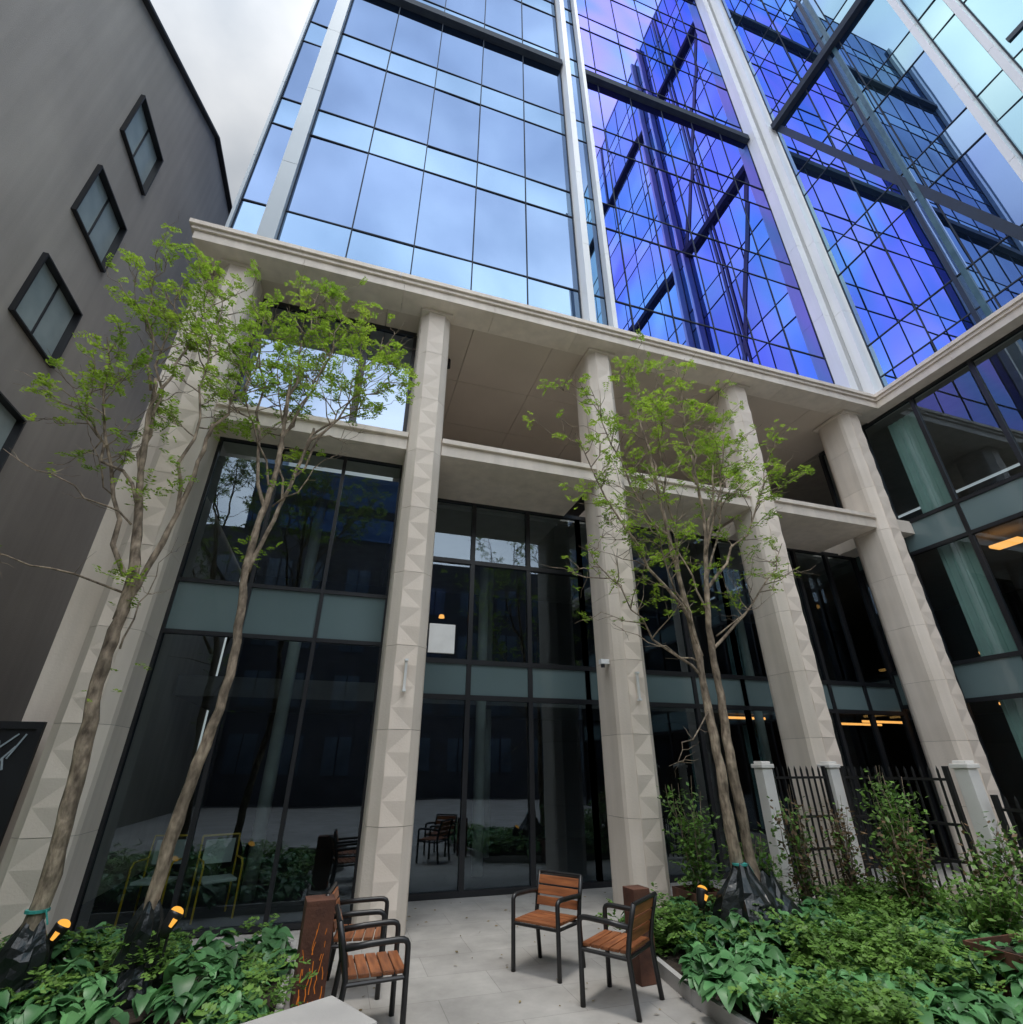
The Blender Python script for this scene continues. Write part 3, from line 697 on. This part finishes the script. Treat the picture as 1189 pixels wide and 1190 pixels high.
pillar(6.78,7.70);pillar(8.18,7.70);pillar(8.60,5.78)

def planter(loc,sx,sy,h,label):
    b=MB(); t=.02
    b.box(0,sx,0,t,0,h,M_corten);b.box(0,sx,sy-t,sy,0,h,M_corten);b.box(0,t,t,sy-t,0,h,M_corten);b.box(sx-t,sx,t,sy-t,0,h,M_corten)
    b.box(t,sx-t,t,sy-t,0.02,h-.06,M_soil)
    b.obj('planter_box',None,loc=loc,label=label,category='planter',group='rusty steel planters')
planter((5.85,3.75,.1),1.0,.75,.34,'rust coloured steel planter box with soil')
planter((4.65,6.95,.03),.5,.5,.4,'small rusty steel planter at column base')

b=MB(); b.box(-.3,.3,-1.0,0,0,.45,M_conc)
b.obj('concrete_bench',None,loc=(.36,4.66,.0),rot=math.radians(-62),bevel=.02,label='pale concrete block bench on the paving',category='bench')

# ---------------------------------------------------------------- chairs
def chair(loc,rot):
    T=empty('chair','wooden slatted chair with black metal frame and armrests','chair',loc=loc,rot=rot,group='courtyard chairs')
    W=.275; r=.023
    for sy in (-1,1):
        y=sy*W
        f=MB()
        f.tube([(.25,y,0),(.25,y,.2),(.25,y,.575),(.247,y,.605),(.236,y,.625),(.21,y,.636),(.17,y,.638),(-.05,y,.63),(-.24,y,.615)],[r*1.05]+[r]*8,M_black,n=8)
        f.obj('armrest_leg',T,smooth=True)
        f=MB(); f.tube([(-.27,y*.98,0),(-.235,y*.98,.25),(-.215,y*.98,.42),(-.25,y*.98,.60),(-.305,y*.98,.79)],[r]*5,M_black,n=8)
        f.obj('back_leg',T,smooth=True)
    f=MB(); f.tube([(.25,-W,.40),(.25,W,.40)],[.016]*2,M_black); f.tube([(-.21,-W,.39),(-.21,W,.39)],[.016]*2,M_black)
    f.tube([(.25,-W,.40),(-.21,-W,.39)],[.016]*2,M_black);f.tube([(.25,W,.40),(-.21,W,.39)],[.016]*2,M_black)
    f.tube([(-.303,-W,.785),(-.303,W,.785)],[.018]*2,M_black); f.obj('frame',T)
    s=MB()
    for i in range(5):
        x=-.17+i*.095; s.box(x-.042,x+.042,-W+.022,W-.022,.416,.440,M_wood)
    s.obj('seat',T,bevel=.004)
    s=MB()
    for z in (.53,.625,.72):
        xx=-.235-(z-.56)*.30
        s.beam((xx+.012,-W+.02,z),(xx+.012,W-.02,z),.02,.082,M_wood,up=(-.26,0,1))
    s.obj('backrest',T,bevel=.004)
    return T
ch=chair((2.43,6.42,.006),math.radians(218))
copy_thing(ch,(2.76,5.45,.006),math.radians(128))
copy_thing(ch,(.52,5.52,.006),math.radians(2))
copy_thing(ch,(.46,6.5,.006),math.radians(-8))

def bollard(loc,s,h,seed,glow=True):
    R.seed(seed)
    T=empty('light_bollard','rusty steel light bollard with glowing branch cutouts' if glow else 'plain rusty steel bollard beside a chair','bollard',loc=loc,group='rusty light bollards',rot=.1)
    b=MB(); b.box(-s/2,s/2,-s/2,s/2,0,h,M_corten); b.obj('post',T,bevel=.004)
    if not glow: return
    b=MB()
    for face in range(2):
        for k in range(7):
            x=-s*.40+k*s*.13; z=.03; pts=[(x,z)]; top=h*R.uniform(.45,.85)
            while z<top:
                z+=.045; x+=R.uniform(-.014,.014); x=max(-s*.45,min(s*.45,x)); pts.append((x,z))
            for i,(p,q) in enumerate(zip(pts,pts[1:])):
                if R.random()<.35: continue
                w=.004*(1-i/len(pts)*.6)
                if face==0: b.poly([(p[0]-w,-s/2-.003,p[1]),(p[0]+w,-s/2-.003,p[1]),(q[0]+w,-s/2-.003,q[1]),(q[0]-w,-s/2-.003,q[1])],M_glow)
                else: b.poly([(s/2+.003,p[0]-w,p[1]),(s/2+.003,p[0]+w,p[1]),(s/2+.003,q[0]+w,q[1]),(s/2+.003,q[0]-w,q[1])],M_glow)
    b.obj('light_slit',T)
bollard((.06,6.2,.006),.26,.78,1)
bollard((3.20,5.82,.006),.2,.76,2,False)
def uplight(loc,tilt,label):
    T=empty('garden_spotlight',label,'spotlight',loc=loc,group='amber garden spotlights',rot=tilt)
    b=MB(); b.tube([(0,0,-.38),(0,0,0)],[.012,.012],M_black); b.obj('stake',T)
    b=MB(); b.tube([(-.05,0,-.08),(-.02,0,-.01),(.02,0,.07),(.03,0,.09)],[.035,.055,.064,.066],M_black,n=16); b.obj('housing',T,smooth=True)
    b=MB(); b.tube([(.028,0,.086),(.034,0,.098),(.040,0,.112),(.045,0,.122),(.047,0,.127)],[.056,.056,.048,.032,.01],M_amber,n=16)
    b.tube([(-.02,-.045,-.0),(.005,-.062,.05)],[.018,.022],M_amber,n=10); b.obj('lamp',T,smooth=True)
uplight((-2.2,6.85,.5),.3,'amber garden spotlight on a stake among hostas')
uplight((-1.2,6.4,.62),.6,'amber garden spotlight on a stake by tree')
uplight((4.35,6.35,.5),.4,'amber garden spotlight on a stake by twin tree')

T=empty('metal_screen','dark patterned metal screen panel between building walls','screen',loc=(-6.4,8.05,0))
b=MB(); b.box(0,3.0,0,.05,2.3,2.38,M_dark); b.box(0,3.0,0,.05,0,.1,M_dark); b.box(0,.06,0,.05,.1,2.3,M_dark); b.box(2.94,3.0,0,.05,.1,2.3,M_dark); b.obj('frame',T)
b=MB(); R.seed(3)
b.box(.06,2.94,.03,.04,.1,2.3,M_dark)
for k in range(260):
    x=R.uniform(.1,2.8);z=R.uniform(.15,2.1); b.beam((x,.018,z),(max(.08,min(2.92,x+R.uniform(-.15,.15))),.016,min(2.29,z+R.uniform(.1,.3))),.010,.018,M_greym)
b.obj('lattice',T)

# ---------------------------------------------------------------- world, sun, camera
w=bpy.data.worlds.new('World'); scene.world=w; w.use_nodes=True; nt=w.node_tree; N=nt.nodes; L=nt.links; N.clear()
out=N.new('ShaderNodeOutputWorld'); bg=N.new('ShaderNodeBackground'); bg.inputs[1].default_value=.15
sky=N.new('ShaderNodeTexSky'); sky.sky_type='NISHITA'; sky.sun_disc=False
SE=math.radians(84); SR=math.radians(190)
sky.sun_elevation=SE; sky.sun_rotation=SR
tc=N.new('ShaderNodeTexCoord'); mp=N.new('ShaderNodeMapping'); mp.inputs['Scale'].default_value=(1,1,1.2); mp.inputs['Location'].default_value=(.3,.1,.2)
L.new(tc.outputs['Generated'],mp.inputs[0])
n=N.new('ShaderNodeTexNoise'); n.inputs['Scale'].default_value=3.0; n.inputs['Detail'].default_value=6; n.inputs['Roughness'].default_value=.48; n.inputs['Distortion'].default_value=.25
L.new(mp.outputs[0],n.inputs['Vector'])
cr=N.new('ShaderNodeValToRGB'); e=cr.color_ramp.elements; e[0].position=.36; e[0].color=(5.2,5.7,6.3,1); e[1].position=.64; e[1].color=(9.0,9.2,9.4,1)
L.new(n.outputs[0],cr.inputs[0])
mx=N.new('ShaderNodeMixRGB'); mx.inputs[0].default_value=.92
L.new(sky.outputs[0],mx.inputs[1]); L.new(cr.outputs[0],mx.inputs[2])
dp=N.new('ShaderNodeVectorMath'); dp.operation='DOT_PRODUCT'; dp.inputs[1].default_value=Vector((-.1,-.72,.65)).normalized()  # bright lobe added to the unseen sky behind the camera, lighting the columns
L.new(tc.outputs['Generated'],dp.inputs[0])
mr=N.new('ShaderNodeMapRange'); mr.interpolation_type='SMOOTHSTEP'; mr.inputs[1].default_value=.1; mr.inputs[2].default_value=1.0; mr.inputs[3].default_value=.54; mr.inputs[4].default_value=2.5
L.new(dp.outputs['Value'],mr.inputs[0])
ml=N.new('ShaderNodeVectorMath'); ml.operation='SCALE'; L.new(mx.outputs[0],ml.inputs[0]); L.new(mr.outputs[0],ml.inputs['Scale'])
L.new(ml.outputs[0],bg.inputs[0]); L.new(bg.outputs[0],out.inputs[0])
sl=bpy.data.lights.new('sun','SUN'); sl.energy=1.5; sl.angle=math.radians(12); sl.color=(1,.94,.86)
so=bpy.data.objects.new('sun',sl); COL.objects.link(so)
dv=Vector((math.sin(SR)*math.cos(SE),math.cos(SR)*math.cos(SE),math.sin(SE)))
so.rotation_euler=dv.to_track_quat('Z','Y').to_euler(); so.location=(0,0,60)
cd=bpy.data.cameras.new('camera'); co=bpy.data.objects.new('camera',cd); COL.objects.link(co)
co.location=(0,0,1.9); co.rotation_euler=(math.radians(90+26.6),0,math.radians(-17.5))
cd.sensor_fit='HORIZONTAL'; cd.sensor_width=36; cd.lens=17.85; cd.clip_start=.05; cd.clip_end=3000
scene.camera=co
